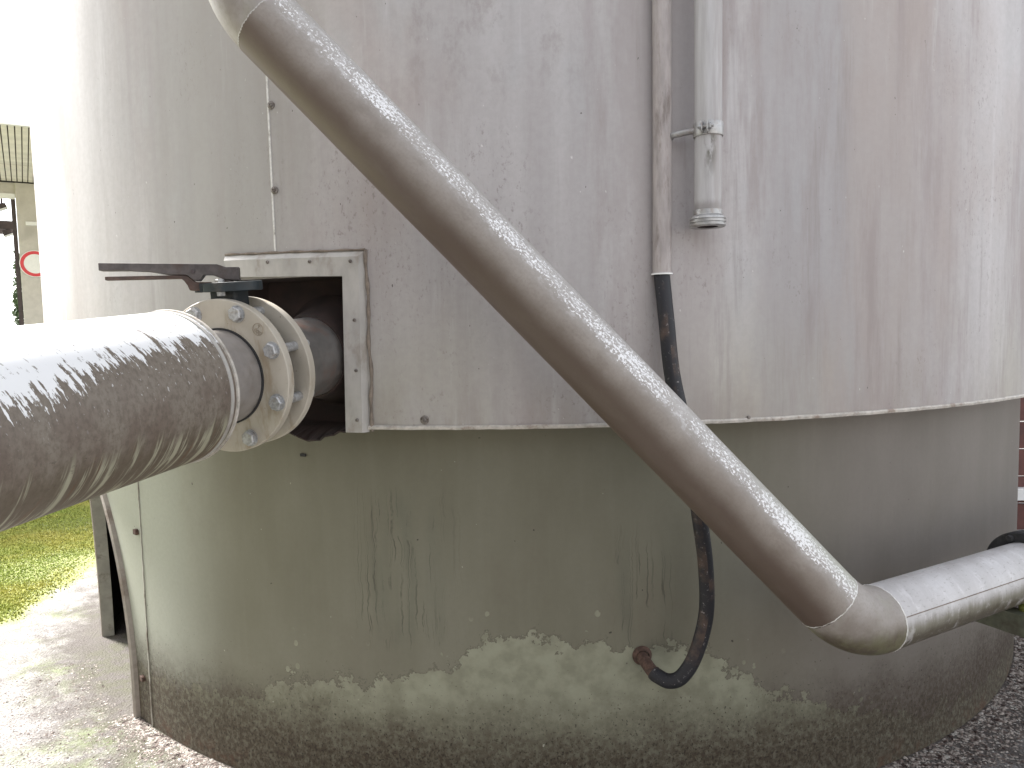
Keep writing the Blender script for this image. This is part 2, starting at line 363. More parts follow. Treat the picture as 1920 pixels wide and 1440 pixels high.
def mat_ground():
    t = NT('concrete_apron'); o = t.co(); x, y, z = t.sep(o)
    n1 = t.noise(o, 1.1, 6, .65); n2 = t.noise(o, 38, 6, .75); n3 = t.noise(o, 9, 6, .7)
    c = t.mix(t.rng(n3, .3, .7), (.16, .15, .145), (.27, .26, .25))
    ag = t.voro(o, 75, 'F1', 'Color')
    agv = t.noise(o, 120, 2, .6)
    c = t.mix(t.rng(agv, .55, .68, 0, .75), c, (.40, .385, .365))
    c = t.mix(t.rng(agv, .46, .34, 0, .8), c, (.055, .050, .047))
    # mossy film, mostly on the left path
    ms = t.mth('MULTIPLY', t.rng(n1, .44, .62), t.rng(t.noise(o, 14, 5, .7), .36, .58))
    ms = t.mth('MULTIPLY', ms, t.rng(x, -.6, -1.4))
    c = t.mix(t.mth('MULTIPLY', ms, .8), c, (.15, .195, .065))
    rr = t.mth('SQRT', t.mth('ADD', t.mth('POWER', t.mth('SUBTRACT', x, .171), 2.0), t.mth('POWER', t.mth('SUBTRACT', y, 4.197), 2.0)))
    lw = t.mth('ADD', t.mth('ADD', rr, t.mth('MULTIPLY', t.mth('SUBTRACT', t.noise(o, 6, 6, .7), .5), .45)), t.mth('MULTIPLY', t.rng(y, 3.6, 2.6), -1.2))
    lm = t.mth('MULTIPLY', t.mth('MULTIPLY', t.rng(lw, 2.58, 2.70), t.rng(x, -1.8, -2.1)), t.rng(y, 6.4, 5.9))
    c = t.mix(t.mth('MULTIPLY', lm, .85), c, t.mix(t.rng(n2, .35, .65), (.17, .22, .06), (.31, .31, .11)))
    # darker and browner toward the foot of the tank
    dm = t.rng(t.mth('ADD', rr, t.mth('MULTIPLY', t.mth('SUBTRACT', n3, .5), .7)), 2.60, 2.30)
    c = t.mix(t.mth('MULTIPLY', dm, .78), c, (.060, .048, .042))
    h = t.mth('ADD', t.mth('MULTIPLY', agv, 1.0), t.mth('MULTIPLY', n2, .7))
    return t.done(c, .8, 0.0, t.bump(h, .9, .008), .3)

M = {}
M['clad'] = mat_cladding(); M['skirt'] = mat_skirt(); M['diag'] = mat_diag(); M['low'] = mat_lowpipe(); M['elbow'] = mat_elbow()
M['big'] = mat_bigpipe(); M['flange'] = mat_flange(); M['hose'] = mat_hose(); M['ground'] = mat_ground()
M['trim'] = simple('trim_paint', (.39, .375, .355), .5, 0, .12, 20, (.23, .195, .16), .65, 14, .1, .4, .5)
M['edge'] = simple('drip_edge_paint', (.46, .43, .39), .5, 0, .2, 60, (.22, .16, .12), .8, 25)
M['seal'] = simple('sealant', (.20, .165, .135), .7, 0, .25, 60, (.10, .08, .065), .7, 20)
M['screw'] = simple('screw_dull_metal', (.20, .18, .165), .5, .5, .35, 200, (.07, .045, .03), .8, 120)
M['zinc'] = simple('galvanised_bolt', (.40, .405, .41), .5, .55, .25, 160, (.27, .22, .17), .5, 60)
M['weld'] = simple('weld_bright', (.62, .61, .59), .5, 0, .15, 90, (.20, .17, .14), .85, 26)
M['cast'] = simple('cast_mark_grimy', (.29, .25, .195), .6, 0, .2, 90)
M['rust'] = simple('rust', (.085, .050, .038), .85, 0, .45, 90, (.05, .026, .018), .8, 40, .5)
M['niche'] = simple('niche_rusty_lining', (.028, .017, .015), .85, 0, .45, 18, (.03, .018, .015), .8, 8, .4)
M['nozzle'] = simple('nozzle_steel', (.135, .128, .122), .45, .2, .2, 30, (.16, .10, .08), .8, 9)
M['stub'] = simple('stub_steel', (.27, .25, .235), .42, .25, .12, 30, (.17, .135, .115), .6, 9)
M['lever'] = simple('lever_dark_steel', (.070, .060, .058), .5, .35, .3, 60, (.055, .034, .026), .8, 20)
M['rustbar'] = simple('latch_rusty_steel', (.068, .044, .036), .65, .2, .4, 60, (.06, .03, .02), .8, 25)
M['valve'] = simple('valve_blue_black_paint', (.013, .020, .025), .5, 0, .35, 40, (.09, .08, .07), .5, 18)
M['rubber'] = simple('black_rubber', (.022, .022, .024), .75, 0, .3, 80, (.06, .06, .06), .5, 30)
M['sheet'] = simple('conduit_paint', (.35, .315, .305), .5, 0, .16, 60, (.15, .12, .105), .85, 26, .1, .4, .22)
def mat_standpipe():
    t = NT('standpipe_paint'); o = t.co(); x, y, z = t.sep(o)
    n1 = t.noise(t.map(o, (1, 1, .08)), 60, 4, .6); n2 = t.noise(t.map(o, (1, 1, .35)), 42, 5, .65)
    c = t.mix(t.rng(n1, .3, .7), (.36, .345, .345), (.45, .44, .445))
    w1 = t.mth('MULTIPLY', t.rng(z, 1.66, 1.775), t.rng(z, 1.795, 1.78))
    st = t.mth('MULTIPLY', w1, t.rng(t.mth('ABSOLUTE', t.mth('ADD', x, t.mth('ADD', -.472, t.mth('MULTIPLY', t.mth('SUBTRACT', n2, .5), .03)))), .018, .004))
    c = t.mix(t.mth('MULTIPLY', st, t.rng(n2, .36, .56)), c, (.075, .068, .045))
    w2 = t.mth('MULTIPLY', t.rng(t.mth('ADD', z, t.mth('MULTIPLY', n2, .03)), 1.658, 1.636), .6)
    c = t.mix(w2, c, (.17, .15, .14))
    w3 = t.mth('MULTIPLY', t.rng(x, .470, .480), t.rng(t.noise(t.map(o, (1, 1, .15), (2, 2, 2)), 22, 4, .6), .40, .6))  # right side darker in stripes, with its shadow put into the colour
    c = t.mix(t.mth('MULTIPLY', w3, .45), c, (.24, .21, .19))
    return t.done(c, .42, 0.0, None, .4)
M['tube'] = mat_standpipe()
M['clamp'] = simple('clamp_steel', (.38, .375, .37), .42, .6, .2, 80, (.16, .12, .10), .6, 40)
M['cream'] = simple('wall_render', (.52, .49, .45), .8, 0, .08, 12, (.30, .275, .25), .5, 3)
M['plank'] = simple('soffit_board', (.78, .75, .68), .6, 0, .10, 5, (.40, .36, .29), .5, 3)
M['plankgap'] = simple('soffit_backing', (.05, .03, .018), .8)
M['white'] = simple('white_paint', (.78, .78, .77), .5, 0, .04, 20)
M['red'] = simple('sign_red', (.60, .035, .045), .4, 0, .08, 30)
M['dark'] = simple('dark_frame', (.055, .040, .042), .6, 0, .3, 20)
M['glass'] = simple('lamp_glass', (.75, .76, .78), .2, 0, .05, 20)
M['board'] = simple('red_brown_board', (.115, .042, .035), .65, 0, .3, 9, (.05, .022, .02), .7, 4)
M['bracket'] = simple('bracket_green_grey', (.12, .125, .09), .6, 0, .25, 40, (.06, .05, .035), .7, 15)
M['lime'] = simple('union_mossy_green', (.23, .25, .06), .6, 0, .3, 60, (.10, .09, .03), .6, 30)
M['roof'] = simple('roof_sheet', (.42, .42, .42), .5, 0, .1, 8)
M['inside'] = simple('skirt_inside', (.05, .042, .036), .85, 0, .4, 15)
M['neck'] = simple('neck_plate_paint', (.31, .305, .265), .6, 0, .15, 14, (.10, .075, .055), .85, 9)
M['lip'] = simple('lip_primer', (.29, .26, .23), .65, 0, .15, 30, (.15, .105, .08), .7, 9)

# ------------------------------------------------------------------ mesh helpers
def link(name, me, mat=None, parent=None, smooth=True, loc=None):
    o = bpy.data.objects.new(name, me); COL.objects.link(o)
    if mat is not None: me.materials.append(mat)
    if smooth:
        for p in me.polygons: p.use_smooth = True
    if parent is not None: o.parent = parent
    if loc is not None: o.location = loc
    return o

def mesh(name, V, F, mat, parent=None, uv=None, smooth=True, loc=None, sharp=None):
    me = bpy.data.meshes.new(name); me.from_pydata([tuple(v) for v in V], [], F); me.update()
    if uv is not None:
        l = me.uv_layers.new(name='uv'); l.data.foreach_set('uv', np.asarray(uv, dtype=np.float32).ravel())
    o = link(name, me, mat, parent, smooth, loc)
    if smooth and sharp is not None: me.set_sharp_from_angle(angle=R(sharp))
    return o

def frame(t, ref=Vector((0, 0, 1))):
    t = t.normalized()
    n = ref - t * ref.dot(t)
    if n.length < 1e-4: n = Vector((0, -1, 0)) - t * t.y * -1
    n.normalize(); return n, t.cross(n).normalized()

def tube(name, pts, r, mat, parent=None, seg=64, caps=True, u0=0.0, ref=Vector((0, 0, 1)), sharp=40, org=None, flip=False, rf=None):
    """swept tube; UV x = metres along, y = turn from the ref side (0..1)"""
    pts = [Vector(p) for p in pts]; n = len(pts)
    tan = [(pts[min(i + 1, n - 1)] - pts[max(i - 1, 0)]).normalized() for i in range(n)]
    N, B = frame(tan[0], ref)
    V, rings, L = [], [], [u0]
    for i in range(1, n): L.append(L[-1] + (pts[i] - pts[i - 1]).length)
    sg = -1 if flip else 1
    for i in range(n):
        if i:
            q = tan[i - 1].rotation_difference(tan[i]); N = q @ N; N = (N - tan[i] * N.dot(tan[i])).normalized(); B = tan[i].cross(N)
        rr = rf(i, L[i]) if rf else r
        for j in range(seg):
            a = 2 * PI * j / seg * sg
            V.append(pts[i] + (N * math.cos(a) - B * math.sin(a)) * rr)
    F, UV = [], []
    for i in range(n - 1):
        for j in range(seg):
            k = (j + 1) % seg
            q = [i * seg + j, i * seg + k, (i + 1) * seg + k, (i + 1) * seg + j]
            w4 = [(L[i], j / seg), (L[i], (j + 1) / seg), (L[i + 1], (j + 1) / seg), (L[i + 1], j / seg)]
            F.append(q); UV += w4
    if caps:
        F.append(list(range(seg))[::-1]); UV += [(L[0], 0)] * seg
        F.append([(n - 1) * seg + j for j in range(seg)]); UV += [(L[-1], 0)] * seg
    if org is not None:
        V = [v - Vector(org) for v in V]
    o = mesh(name, V, F, mat, parent, UV, True, org, sharp)
    return o

def lathe(name, prof, origin, axis, mat, parent=None, seg=64, ref=Vector((0, 0, 1)), sharp=35, rot=0.0, loc=None, smooth=True):
    """prof: list of (radius, height along axis); closed outline when first/last radius is 0 or equal points"""
    ax = Vector(axis).normalized(); N, B = frame(ax, ref); O = Vector(origin)
    V, F = [], []
    for r, h in prof:
        for j in range(seg):
            a = 2 * PI * j / seg + rot
            V.append(O + ax * h + (N * math.cos(a) + B * math.sin(a)) * max(r, 1e-5))
    m = len(prof)
    for i in range(m - 1):
        for j in range(seg):
            k = (j + 1) % seg
            F.append([i * seg + j, i * seg + k, (i + 1) * seg + k, (i + 1) * seg + j])
    return mesh(name, V, F, mat, parent, None, smooth, loc, sharp)

def prism(name, poly, o, ex, ey, ez, depth, mat, parent=None, bevel=0.0):
    """extrude a polygon given in (ex,ey) by +-depth/2 along ez"""
    o, ex, ey, ez = Vector(o), Vector(ex), Vector(ey), Vector(ez); n = len(poly)
    V = [o + ex * a + ey * b - ez * depth / 2 for a, b in poly] + [o + ex * a + ey * b + ez * depth / 2 for a, b in poly]
    F = [list(range(n))[::-1], list(range(n, 2 * n))] + [[i, (i + 1) % n, n + (i + 1) % n, n + i] for i in range(n)]
    ob = mesh(name, V, F, mat, parent, None, False)
    if bevel:
        md = ob.modifiers.new('bevel', 'BEVEL'); md.width = bevel; md.segments = 2; md.limit_method = 'ANGLE'
    return ob

def box(name, lo, hi, mat, parent=None, bevel=0.0):
    (x0, y0, z0), (x1, y1, z1) = lo, hi
    return prism(name, [(x0, y0), (x1, y0), (x1, y1), (x0, y1)], (0, 0, (z0 + z1) / 2), (1, 0, 0), (0, 1, 0), (0, 0, 1), z1 - z0, mat, parent, bevel)

def empty(name, loc, label, cat, group=None):
    o = bpy.data.objects.new(name, None); COL.objects.link(o); o.location = loc; o.empty_display_size = .1
    tag(o, label, cat, group); return o
def tag(o, label, cat, group=None):
    o['label'] = label; o['category'] = cat
    if group: o['group'] = group
    return o
def keep(o, parent):
    """parent without moving: the mesh is in world coordinates, the parent is an Empty at its base"""
    o.parent = parent; o.matrix_parent_inverse = Matrix.Translation(-parent.location); return o

def smooth_path(P, per=8):
    P = [Vector(p) for p in P]; out = []
    for i in range(len(P) - 1):
        p0, p1, p2, p3 = P[max(i - 1, 0)], P[i], P[i + 1], P[min(i + 2, len(P) - 1)]
        for k in range(per):
            t = k / per
            out.append(.5 * ((2 * p1) + (p2 - p0) * t + (2 * p0 - 5 * p1 + 4 * p2 - p3) * t * t + (3 * p1 - p0 - 3 * p2 + p3) * t ** 3))
    out.append(P[-1]); return out

# ------------------------------------------------------------------ the ground
g = mesh('ground', [(-400, -400, 0), (400, -400, 0), (400, 400, 0), (-400, 400, 0)], [[0, 1, 2, 3]], M['ground'], smooth=False)
g['kind'] = 'structure'

# ------------------------------------------------------------------ the tank
CX, CY, RT, RS, RIM, TOP = .1711, 4.1971, 2.3626, 2.2285, 1.108, 4.9
tank = empty('storage_tank', (CX, CY, 0), 'huge round pale grey storage tank on a green-grey skirt', 'tank')
def P3(a, r, z):          # a in degrees, 0 faces the camera, + to the right; tank-local
    return Vector((r * math.sin(R(a)), -r * math.cos(R(a)), z))
def wob(a, z):            # slight oil-canning of the sheets
    return .0016 * math.sin(R(a) * 9 + z * 1.3) + .0011 * math.sin(R(a) * 21 - z * 2.1 + 1) + .0008 * math.sin(z * 5 + R(a) * 4)
NA0, NA1, NZ1 = -22.6, -14.5, 1.494     # pipe niche in the cladding
def panel(a0, a1, dr):
    A = [a0 + (a1 - a0) * i / 90 for i in range(91)]
    for q in (NA0, NA1):
        if a0 < q < a1: A.append(q)
    A = sorted(A); Z = sorted([RIM, 1.2, 1.3, 1.4, NZ1, 1.6, 1.75, 1.9, 2.05, 2.2, 2.4, 2.7, 3, 3.5, 4, 4.5, TOP])
    V = [P3(a, RT + dr + wob(a, z), z) for z in Z for a in A]; n = len(A); F = []
    for i in range(len(Z) - 1):
        for j in range(n - 1):
            am = (A[j] + A[j + 1]) / 2
            if NA0 < am < NA1 and Z[i + 1] <= NZ1 + 1e-6: continue
            F.append([i * n + j, i * n + j + 1, (i + 1) * n + j + 1, (i + 1) * n + j])
    return mesh('cladding_panel', V, F, M['clad'], tank)
SEAM = -19.25
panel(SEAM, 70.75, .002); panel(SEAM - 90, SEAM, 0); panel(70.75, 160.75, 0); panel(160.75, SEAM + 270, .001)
# lap seam: narrow folded strip
def strip(name, a, z0, z1, wd, h, mat, r, n=30, jit=0):
    V, F = [], []
    for i in range(n + 1):
        z = z0 + (z1 - z0) * i / n; da = math.degrees(wd / r) / 2; j = jit * math.sin(i * 1.7) * .5
        ww = wob(a, z) if r > 2.3 else 0
        V += [P3(a - da + j, r + ww - .002, z), P3(a - da * .8 + j, r + ww + h, z), P3(a + da * .8 + j, r + ww + h, z), P3(a + da + j, r + ww - .002, z)]
        if i: F += [[4 * i - 4 + k, 4 * i - 3 + k, 4 * i + 1 + k, 4 * i + k] for k in range(3)]
    F += [[3, 2, 1, 0], [4 * n, 4 * n + 1, 4 * n + 2, 4 * n + 3]]
    return mesh(name, V, F, mat, tank, smooth=False)
strip('seam_strip', SEAM, 1.562, TOP, .0060, .0035, M['weld'], RT)
# drip edge: folded rim under the cladding, and the closing soffit under it
def ring_sector(name, prof, a0, a1, mat, parent, n, jit=None):
    V, F = [], []; m = len(prof)
    for i in range(n + 1):
        a = a0 + (a1 - a0) * i / n
        for k, (r, z) in enumerate(prof):
            V.append(P3(a, r + (jit(a) if jit else 0), z + (jit(a) * .8 if jit else 0)))
        if i: F += [[(i - 1) * m + k, i * m + k, i * m + (k + 1) % m, (i - 1) * m + (k + 1) % m] for k in range(m)]
    F += [list(range(m)), [n * m + k for k in range(m)][::-1]]
    return mesh(name, V, F, mat, parent, smooth=True, sharp=30)
ej = lambda a: .0006 * math.sin(a * 1.9) + .0005 * math.sin(a * 4.3)
ring_sector('drip_edge', [(RT - .01, RIM - .006), (RT + .006, RIM - .007), (RT + .0075, RIM - .001), (RT + .005, RIM + .003), (RT - .01, RIM + .003)], NA1 + 1.3, NA0 + 360 - .6, M['edge'], tank, 500, ej)
ring_sector('soffit', [(RS - .02, RIM + .012), (RS - .02, RIM + .002), (RT - .004, RIM + .002), (RT - .004, RIM + .012)], NA1, NA0 + 360, M['edge'], tank, 240)
lathe('roof', [(RT + .06, TOP - .05), (RT + .06, TOP), (1.2, TOP + .45), (.01, TOP + .65)], (0, 0, 0), (0, 0, 1), M['roof'], tank, 96)
lathe('roof_edge', [(RT - .02, TOP - .052), (RT + .062, TOP - .052), (RT + .062, TOP + .004), (RT - .02, TOP + .004)], (0, 0, 0), (0, 0, 1), M['trim'], tank, 96)
# niche lining
def sector_patch(name, pts, mat, n=1):
    return mesh(name, pts, [list(range(len(pts)))], mat, tank, smooth=False)
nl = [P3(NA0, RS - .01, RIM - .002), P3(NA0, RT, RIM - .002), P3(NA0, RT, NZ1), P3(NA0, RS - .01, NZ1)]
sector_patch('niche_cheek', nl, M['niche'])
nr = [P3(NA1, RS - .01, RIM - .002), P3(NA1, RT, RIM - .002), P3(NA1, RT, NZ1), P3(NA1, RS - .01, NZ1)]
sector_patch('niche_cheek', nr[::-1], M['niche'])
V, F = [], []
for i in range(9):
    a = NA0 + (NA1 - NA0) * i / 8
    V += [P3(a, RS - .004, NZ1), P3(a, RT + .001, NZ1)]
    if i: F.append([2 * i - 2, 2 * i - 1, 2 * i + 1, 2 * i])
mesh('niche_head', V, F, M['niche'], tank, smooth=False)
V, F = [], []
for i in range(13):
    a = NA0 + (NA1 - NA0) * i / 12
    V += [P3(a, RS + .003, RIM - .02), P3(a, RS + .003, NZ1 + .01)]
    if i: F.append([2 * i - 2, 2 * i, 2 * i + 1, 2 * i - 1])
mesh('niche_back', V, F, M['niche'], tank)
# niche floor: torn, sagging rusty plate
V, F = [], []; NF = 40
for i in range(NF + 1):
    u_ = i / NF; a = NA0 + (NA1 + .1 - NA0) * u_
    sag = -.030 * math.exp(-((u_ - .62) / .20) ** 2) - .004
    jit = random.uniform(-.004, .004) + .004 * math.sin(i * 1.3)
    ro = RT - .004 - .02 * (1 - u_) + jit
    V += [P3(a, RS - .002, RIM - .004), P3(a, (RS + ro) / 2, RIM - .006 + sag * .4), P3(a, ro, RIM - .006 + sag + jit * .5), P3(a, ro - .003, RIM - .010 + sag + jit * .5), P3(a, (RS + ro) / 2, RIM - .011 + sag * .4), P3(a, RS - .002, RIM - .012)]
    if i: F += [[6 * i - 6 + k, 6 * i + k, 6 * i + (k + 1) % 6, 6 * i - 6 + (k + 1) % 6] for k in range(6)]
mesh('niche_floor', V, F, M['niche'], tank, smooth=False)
# trims round the niche
def trim(name, outer, inner, ch_o, h, n=14):
    """outer/inner: ((a,z),(a,z)) along the piece; chamfer on the outer edge"""
    V, F = [], []
    for i in range(n + 1):
        t = i / n
        ao, zo = outer[0][0] * (1 - t) + outer[1][0] * t, outer[0][1] * (1 - t) + outer[1][1] * t
        ai, zi = inner[0][0] * (1 - t) + inner[1][0] * t, inner[0][1] * (1 - t) + inner[1][1] * t
        ac, zc = ao + (ai - ao) * ch_o, zo + (zi - zo) * ch_o
        V += [P3(ai, RT - .004, zi), P3(ai, RT + h, zi), P3(ac, RT + h, zc), P3(ao, RT + .002, zo), P3(ao, RT - .004, zo)]
        if i: F += [[5 * i - 5 + k, 5 * i + k, 5 * i + (k + 1) % 5, 5 * i - 5 + (k + 1) % 5] for k in range(5)]
    F += [[0, 1, 2, 3, 4], [5 * n + 4, 5 * n + 3, 5 * n + 2, 5 * n + 1, 5 * n]]
    return mesh(name, V, F, M['trim'], tank, smooth=False)
tt = trim('niche_trim', ((-23.2, 1.562), (-13.02, 1.553)), ((-22.75, 1.503), (-14.42, 1.491)), .24, .014)
ts = trim('niche_trim', ((-13.02, 1.5525), (-13.18, 1.094)), ((-14.42, 1.4905), (-14.60, 1.094)), .22, .0145)
tl = trim('niche_trim', ((-23.9, 1.094), (-23.9, 1.500)), ((-22.5, 1.094), (-22.5, 1.500)), .22, .0125)
def screw(a, z, r, h0, parent, size=.0045, name='screw', washer=0.0, mat=None):
    ax = P3(a, 1, 0)
    pr = []
    if washer: pr += [(washer, -.001), (washer, .0015), (washer * .75, .0028)]
    pr += [(size, pr[-1][1] if pr else -.001), (size, h0 * .6), (size * .7, h0), (size * .35, h0 * 1.05), (size * .3, h0 * .6), (0, h0 * .6)]
    return lathe(name, pr, P3(a, r, z), ax, mat or M['screw'], parent, 14)
for a, z in ((-19.63, 1.536), (-16.6, 1.531), (-13.85, 1.527)): screw(a, z, RT + .014, .004, tt)
for a, z in ((-13.72, 1.380), (-13.74, 1.2526), (-13.8, 1.126)): screw(a, z, RT + .0145, .004, ts)
for a, z in ((-19.02, 1.9335), (-19.05, 1.7197)): screw(a, z, RT + .0035, .007, tank, .0062, 'screw', .0105)
screw(-9.55, 1.1257, RT + .003, .006, tank, .006, 'screw', .0115)
screw(10.29, 1.1128, RT + .006, .002, tank, .0045, 'screw')
def bead(name, pts, r, mat, jit=.0012):
    pts = [Vector(p) + Vector((random.uniform(-jit, jit), random.uniform(-jit, jit), random.uniform(-jit, jit))) for p in pts]
    return tube(name, smooth_path(pts, 3), r, mat, tank, 10, True, sharp=80, rf=lambda i, l: r * (1 + .25 * math.sin(l * 90)))
bead('sealant_bead', [P3(-12.93 - .05 * math.sin(i), RT + .003, 1.555 - i * .46 / 16) for i in range(17)], .0042, M['seal'])
bead('sealant_bead', [P3(-23.2 + i * 10.2 / 16, RT + .003, 1.5645 - .009 * i / 16) for i in range(17)], .003, M['seal'], .0008)

# ---- skirt with an arched opening
OA, OW, OZ0, OZ1 = -54.9, 11.35, .12, .84      # arch centre angle, half width (deg), spring, crown
def arch_half(z):
    if z <= OZ0: return OW
    q = (z - OZ0) / (OZ1 - OZ0)
    return OW * math.sqrt(max(0, 1 - q * q)) if q < 1 else 0
def skirt_sheet(name, r, mat, flip=False):
    Z = [RIM + .01, 1.0, .92] + [OZ1 - (OZ1 - OZ0) * (1 - math.cos(PI / 2 * i / 18)) for i in range(19)][0:] + [.06, -.03]
    Z = sorted(set(round(z, 5) for z in Z))
    V, F = [], []
    na = 260
    # plain part, from the right jamb all the way round to the left jamb
    a0, a1 = OA + OW, OA - OW + 360
    for zi, z in enumerate(Z):
        for j in range(na + 1): V.append(P3(a0 + (a1 - a0) * j / na, r, z))
    for zi in range(len(Z) - 1):
        for j in range(na): F.append([zi * (na + 1) + j, zi * (na + 1) + j + 1, (zi + 1) * (na + 1) + j + 1, (zi + 1) * (na + 1) + j])
    # spandrels left and right of the arch
    for sgn in (-1, 1):
        b = len(V); nb = 14
        for z in Z:
            h = arch_half(z)
            for j in range(nb + 1): V.append(P3(OA + sgn * (h + (OW - h) * j / nb), r, z))
        for zi in range(len(Z) - 1):
            for j in range(nb):
                if Z[zi] < OZ0 - 1e-6: continue
                q = [b + zi * (nb + 1) + j, b + zi * (nb + 1) + j + 1, b + (zi + 1) * (nb + 1) + j + 1, b + (zi + 1) * (nb + 1) + j]
                F.append(q if sgn > 0 else q[::-1])
    if flip: F = [f[::-1] for f in F]
    return mesh(name, V, F, mat, tank)
sk = skirt_sheet('skirt', RS, M['skirt'])
skirt_sheet('skirt_lining', RS - .012, M['inside'], True)
def arch_pts(off, n=28):
    pts = [(OW + off, -.02), (OW + off, OZ0 * .5)]
    for i in range(n + 1):
        th = PI / 2 * i / n; pts.append(((OW + off) * math.cos(th), OZ0 + (OZ1 - OZ0 + off * .0389) * math.sin(th)))
    return [(OA + a, z) for a, z in pts] + [(OA - a, z) for a, z in pts[::-1][1:]]
def arch_band(name, prof, mat):
    """prof: closed list of (radius, offset in degrees from the arch line)"""
    m = len(prof); V, F = [], []
    rows = [arch_pts(off) for _, off in prof]; n = len(rows[0])
    for i in range(n):
        for k in range(m): V.append(P3(rows[k][i][0], prof[k][0], rows[k][i][1]))
        if i: F += [[(i - 1) * m + k, i * m + k, i * m + (k + 1) % m, (i - 1) * m + (k + 1) % m] for k in range(m)]
    return mesh(name, V, F, mat, tank, smooth=True, sharp=35)
arch_band('arch_neck', [(RS + .012, .02), (RS + .012, -.22), (RS - .034, -.22), (RS - .034, .02)], M['neck'])
arch_band('arch_lip', [(RS - .004, .0), (RS + .016, .0), (RS + .020, .18), (RS + .014, .42), (RS - .004, .50)], M['lip'])
strip('skirt_weld', -40.43, .0, RIM, .006, .003, M['neck'], RS, 60, .06)
for a, z in ((-41.25, .6837), (-41.76, .1587)):
    q = P3(a, 1, 0); tn = P3(a + 90, 1, 0)
    prism('tab', [(-.012, -.009), (.012, -.009), (.012, .006), (.006, .010), (-.012, .009)], P3(a, RS + .004, z), tn, (0, 0, 1), q, .014, M['rust'], tank, .002)
tn = P3(-20.19 + 90, 1, 0)
prism('slot_plug', [(-.009, -.004), (.009, -.004), (.009, .004), (-.009, .004)], P3(-20.19, RS + .001, 1.0043), tn, (0, 0, 1), P3(-20.19, 1, 0), .006, M['rubber'], tank)

# ---- drain nipple in the skirt
def tl_(p): return Vector(p) - Vector((CX, CY, 0))
npath = smooth_path([tl_((.336, 1.985, .452)), tl_((.338, 1.955, .452)), tl_((.343, 1.935, .447)), tl_((.352, 1.915, .438)), tl_((.362, 1.900, .430))], 5)
nip = tube('drain_nipple', npath, .0165, M['rust'], tank, 24, sharp=60)
lathe('nipple_collar', [(.0, -.002), (.026, -.002), (.027, .004), (.022, .009), (.018, .014), (.017, .004)], tl_((.337, 1.9765, .453)), P3(4.4, 1, 0), M['rust'], nip, 28)
lathe('bleed_hole', [(.0065, .0), (.0065, .005), (.0035, .005), (.0035, .001), (0, .001)], tl_((.332, 1.939, .457)), (-.35, -.9, .1), M['rust'], nip, 14)

# ------------------------------------------------------------------ valve axis frame
PH, TA = R(19.0), R(5.0)
D = Vector((math.sin(PH) * math.cos(TA), math.cos(PH) * math.cos(TA), math.sin(TA)))
A_ = Vector((math.cos(PH), -math.sin(PH), 0))
U_ = A_.cross(D).normalized()
C0 = Vector((-.6352, 1.64, 1.2589))
FR, BC, PR = .170, .1475, .103
def hexbolt(name, o, ax, mat, parent, r=.0165, h=.013, rot=0.0, wash=.0):
    pr = []
    ob = lathe(name, [(r, 0), (r, h * .8), (r * .86, h), (0, h)], o, ax, mat, parent, 6, sharp=20, rot=rot, smooth=False)
    if wash: lathe('washer', [(wash, 0), (wash, .003), (r * .8, .003)], Vector(o) - Vector(ax) * .0005, ax, mat, ob, 28)
    return ob
def flange_mesh(name, o, parent, hole=PR + .004, thick=.02):
    """ring with eight through holes shown as dark rims on the inner side"""
    return lathe(name, [(hole, 0), (hole + .03, 0), (hole + .032, -.0006), (FR - .0015, -.0006), (FR, .001), (FR, thick - .001), (FR - .0015, thick), (hole, thick), (hole, 0)], o, D, M['flange'], parent, 128, ref=U_)

# ---- nozzle of the tank (rear flange and pipe into the niche)
nz = tube('nozzle', [tl_(C0 + D * .082), tl_(C0 + D * .2), tl_(C0 + D * .3), tl_(C0 + D * .52)], PR, M['nozzle'], tank, 72)
flange_mesh('nozzle_flange', tl_(C0 + D * .080), nz)
lathe('nozzle_boot', [(PR - .002, 0), (PR + .006, .0), (PR + .012, .03), (PR + .03, .09), (PR + .05, .12)], tl_(C0 + D * .33), D, M['niche'], nz, 64)
BOLT_ANG = [R(22.5 + 45 * k) for k in range(8)]
for th in BOLT_ANG:
    p = A_ * math.cos(th) * BC + U_ * math.sin(th) * BC
    hexbolt('nut', tl_(C0 + D * .100 + p), D, M['zinc'], nz, .0165, .016, random.uniform(0, 1), .019)
    tube('bolt_end', [tl_(C0 + D * .112 + p), tl_(C0 + D * .125 + p)], .0095, M['zinc'], nz, 14)

# ------------------------------------------------------------------ big insulated pipe
big = empty('insulated_pipe', (C0.x, C0.y, 0), 'thick insulated pipe with flaking white top entering the tank from the left', 'pipe')
JR, JE = .1535, -.140
jp = [C0 + D * (JE - s_) for s_ in np.linspace(0, 3.2, 60)][::-1]
jk = keep(tube('jacket', jp, JR, M['big'], None, 160, True, u0=-1.4, ref=U_, flip=True), big)
def ringbead(name, t0, r0, w_, h_, mat, parent):
    return keep(lathe(name, [(r0 - .002, -w_), (r0 + h_, -w_ * .7), (r0 + h_ * 1.15, 0), (r0 + h_, w_ * .7), (r0 - .002, w_)], C0 + D * t0, D, mat, None, 120), parent)
ringbead('end_band', JE - .004, JR, .004, .0035, M['edge'], big)
ringbead('end_band', JE - .019, JR, .005, .002, M['trim'], big)
keep(lathe('end_cap', [(JR - .001, 0), (PR + .001, .0015), (PR + .001, -.01)], C0 + D * JE, D, M['trim'], None, 96), big)
keep(tube('stub_pipe', [C0 + D * (JE - .05), C0 + D * (JE + .05), C0 + D * .01], PR, M['stub'], None, 96), big)
keep(lathe('gasket', [(PR + .0005, -.004), (PR + .0042, -.004), (PR + .0042, .006)], C0, D, M['rubber'], None, 96), big)
fl = keep(flange_mesh('flange', C0, None), big)
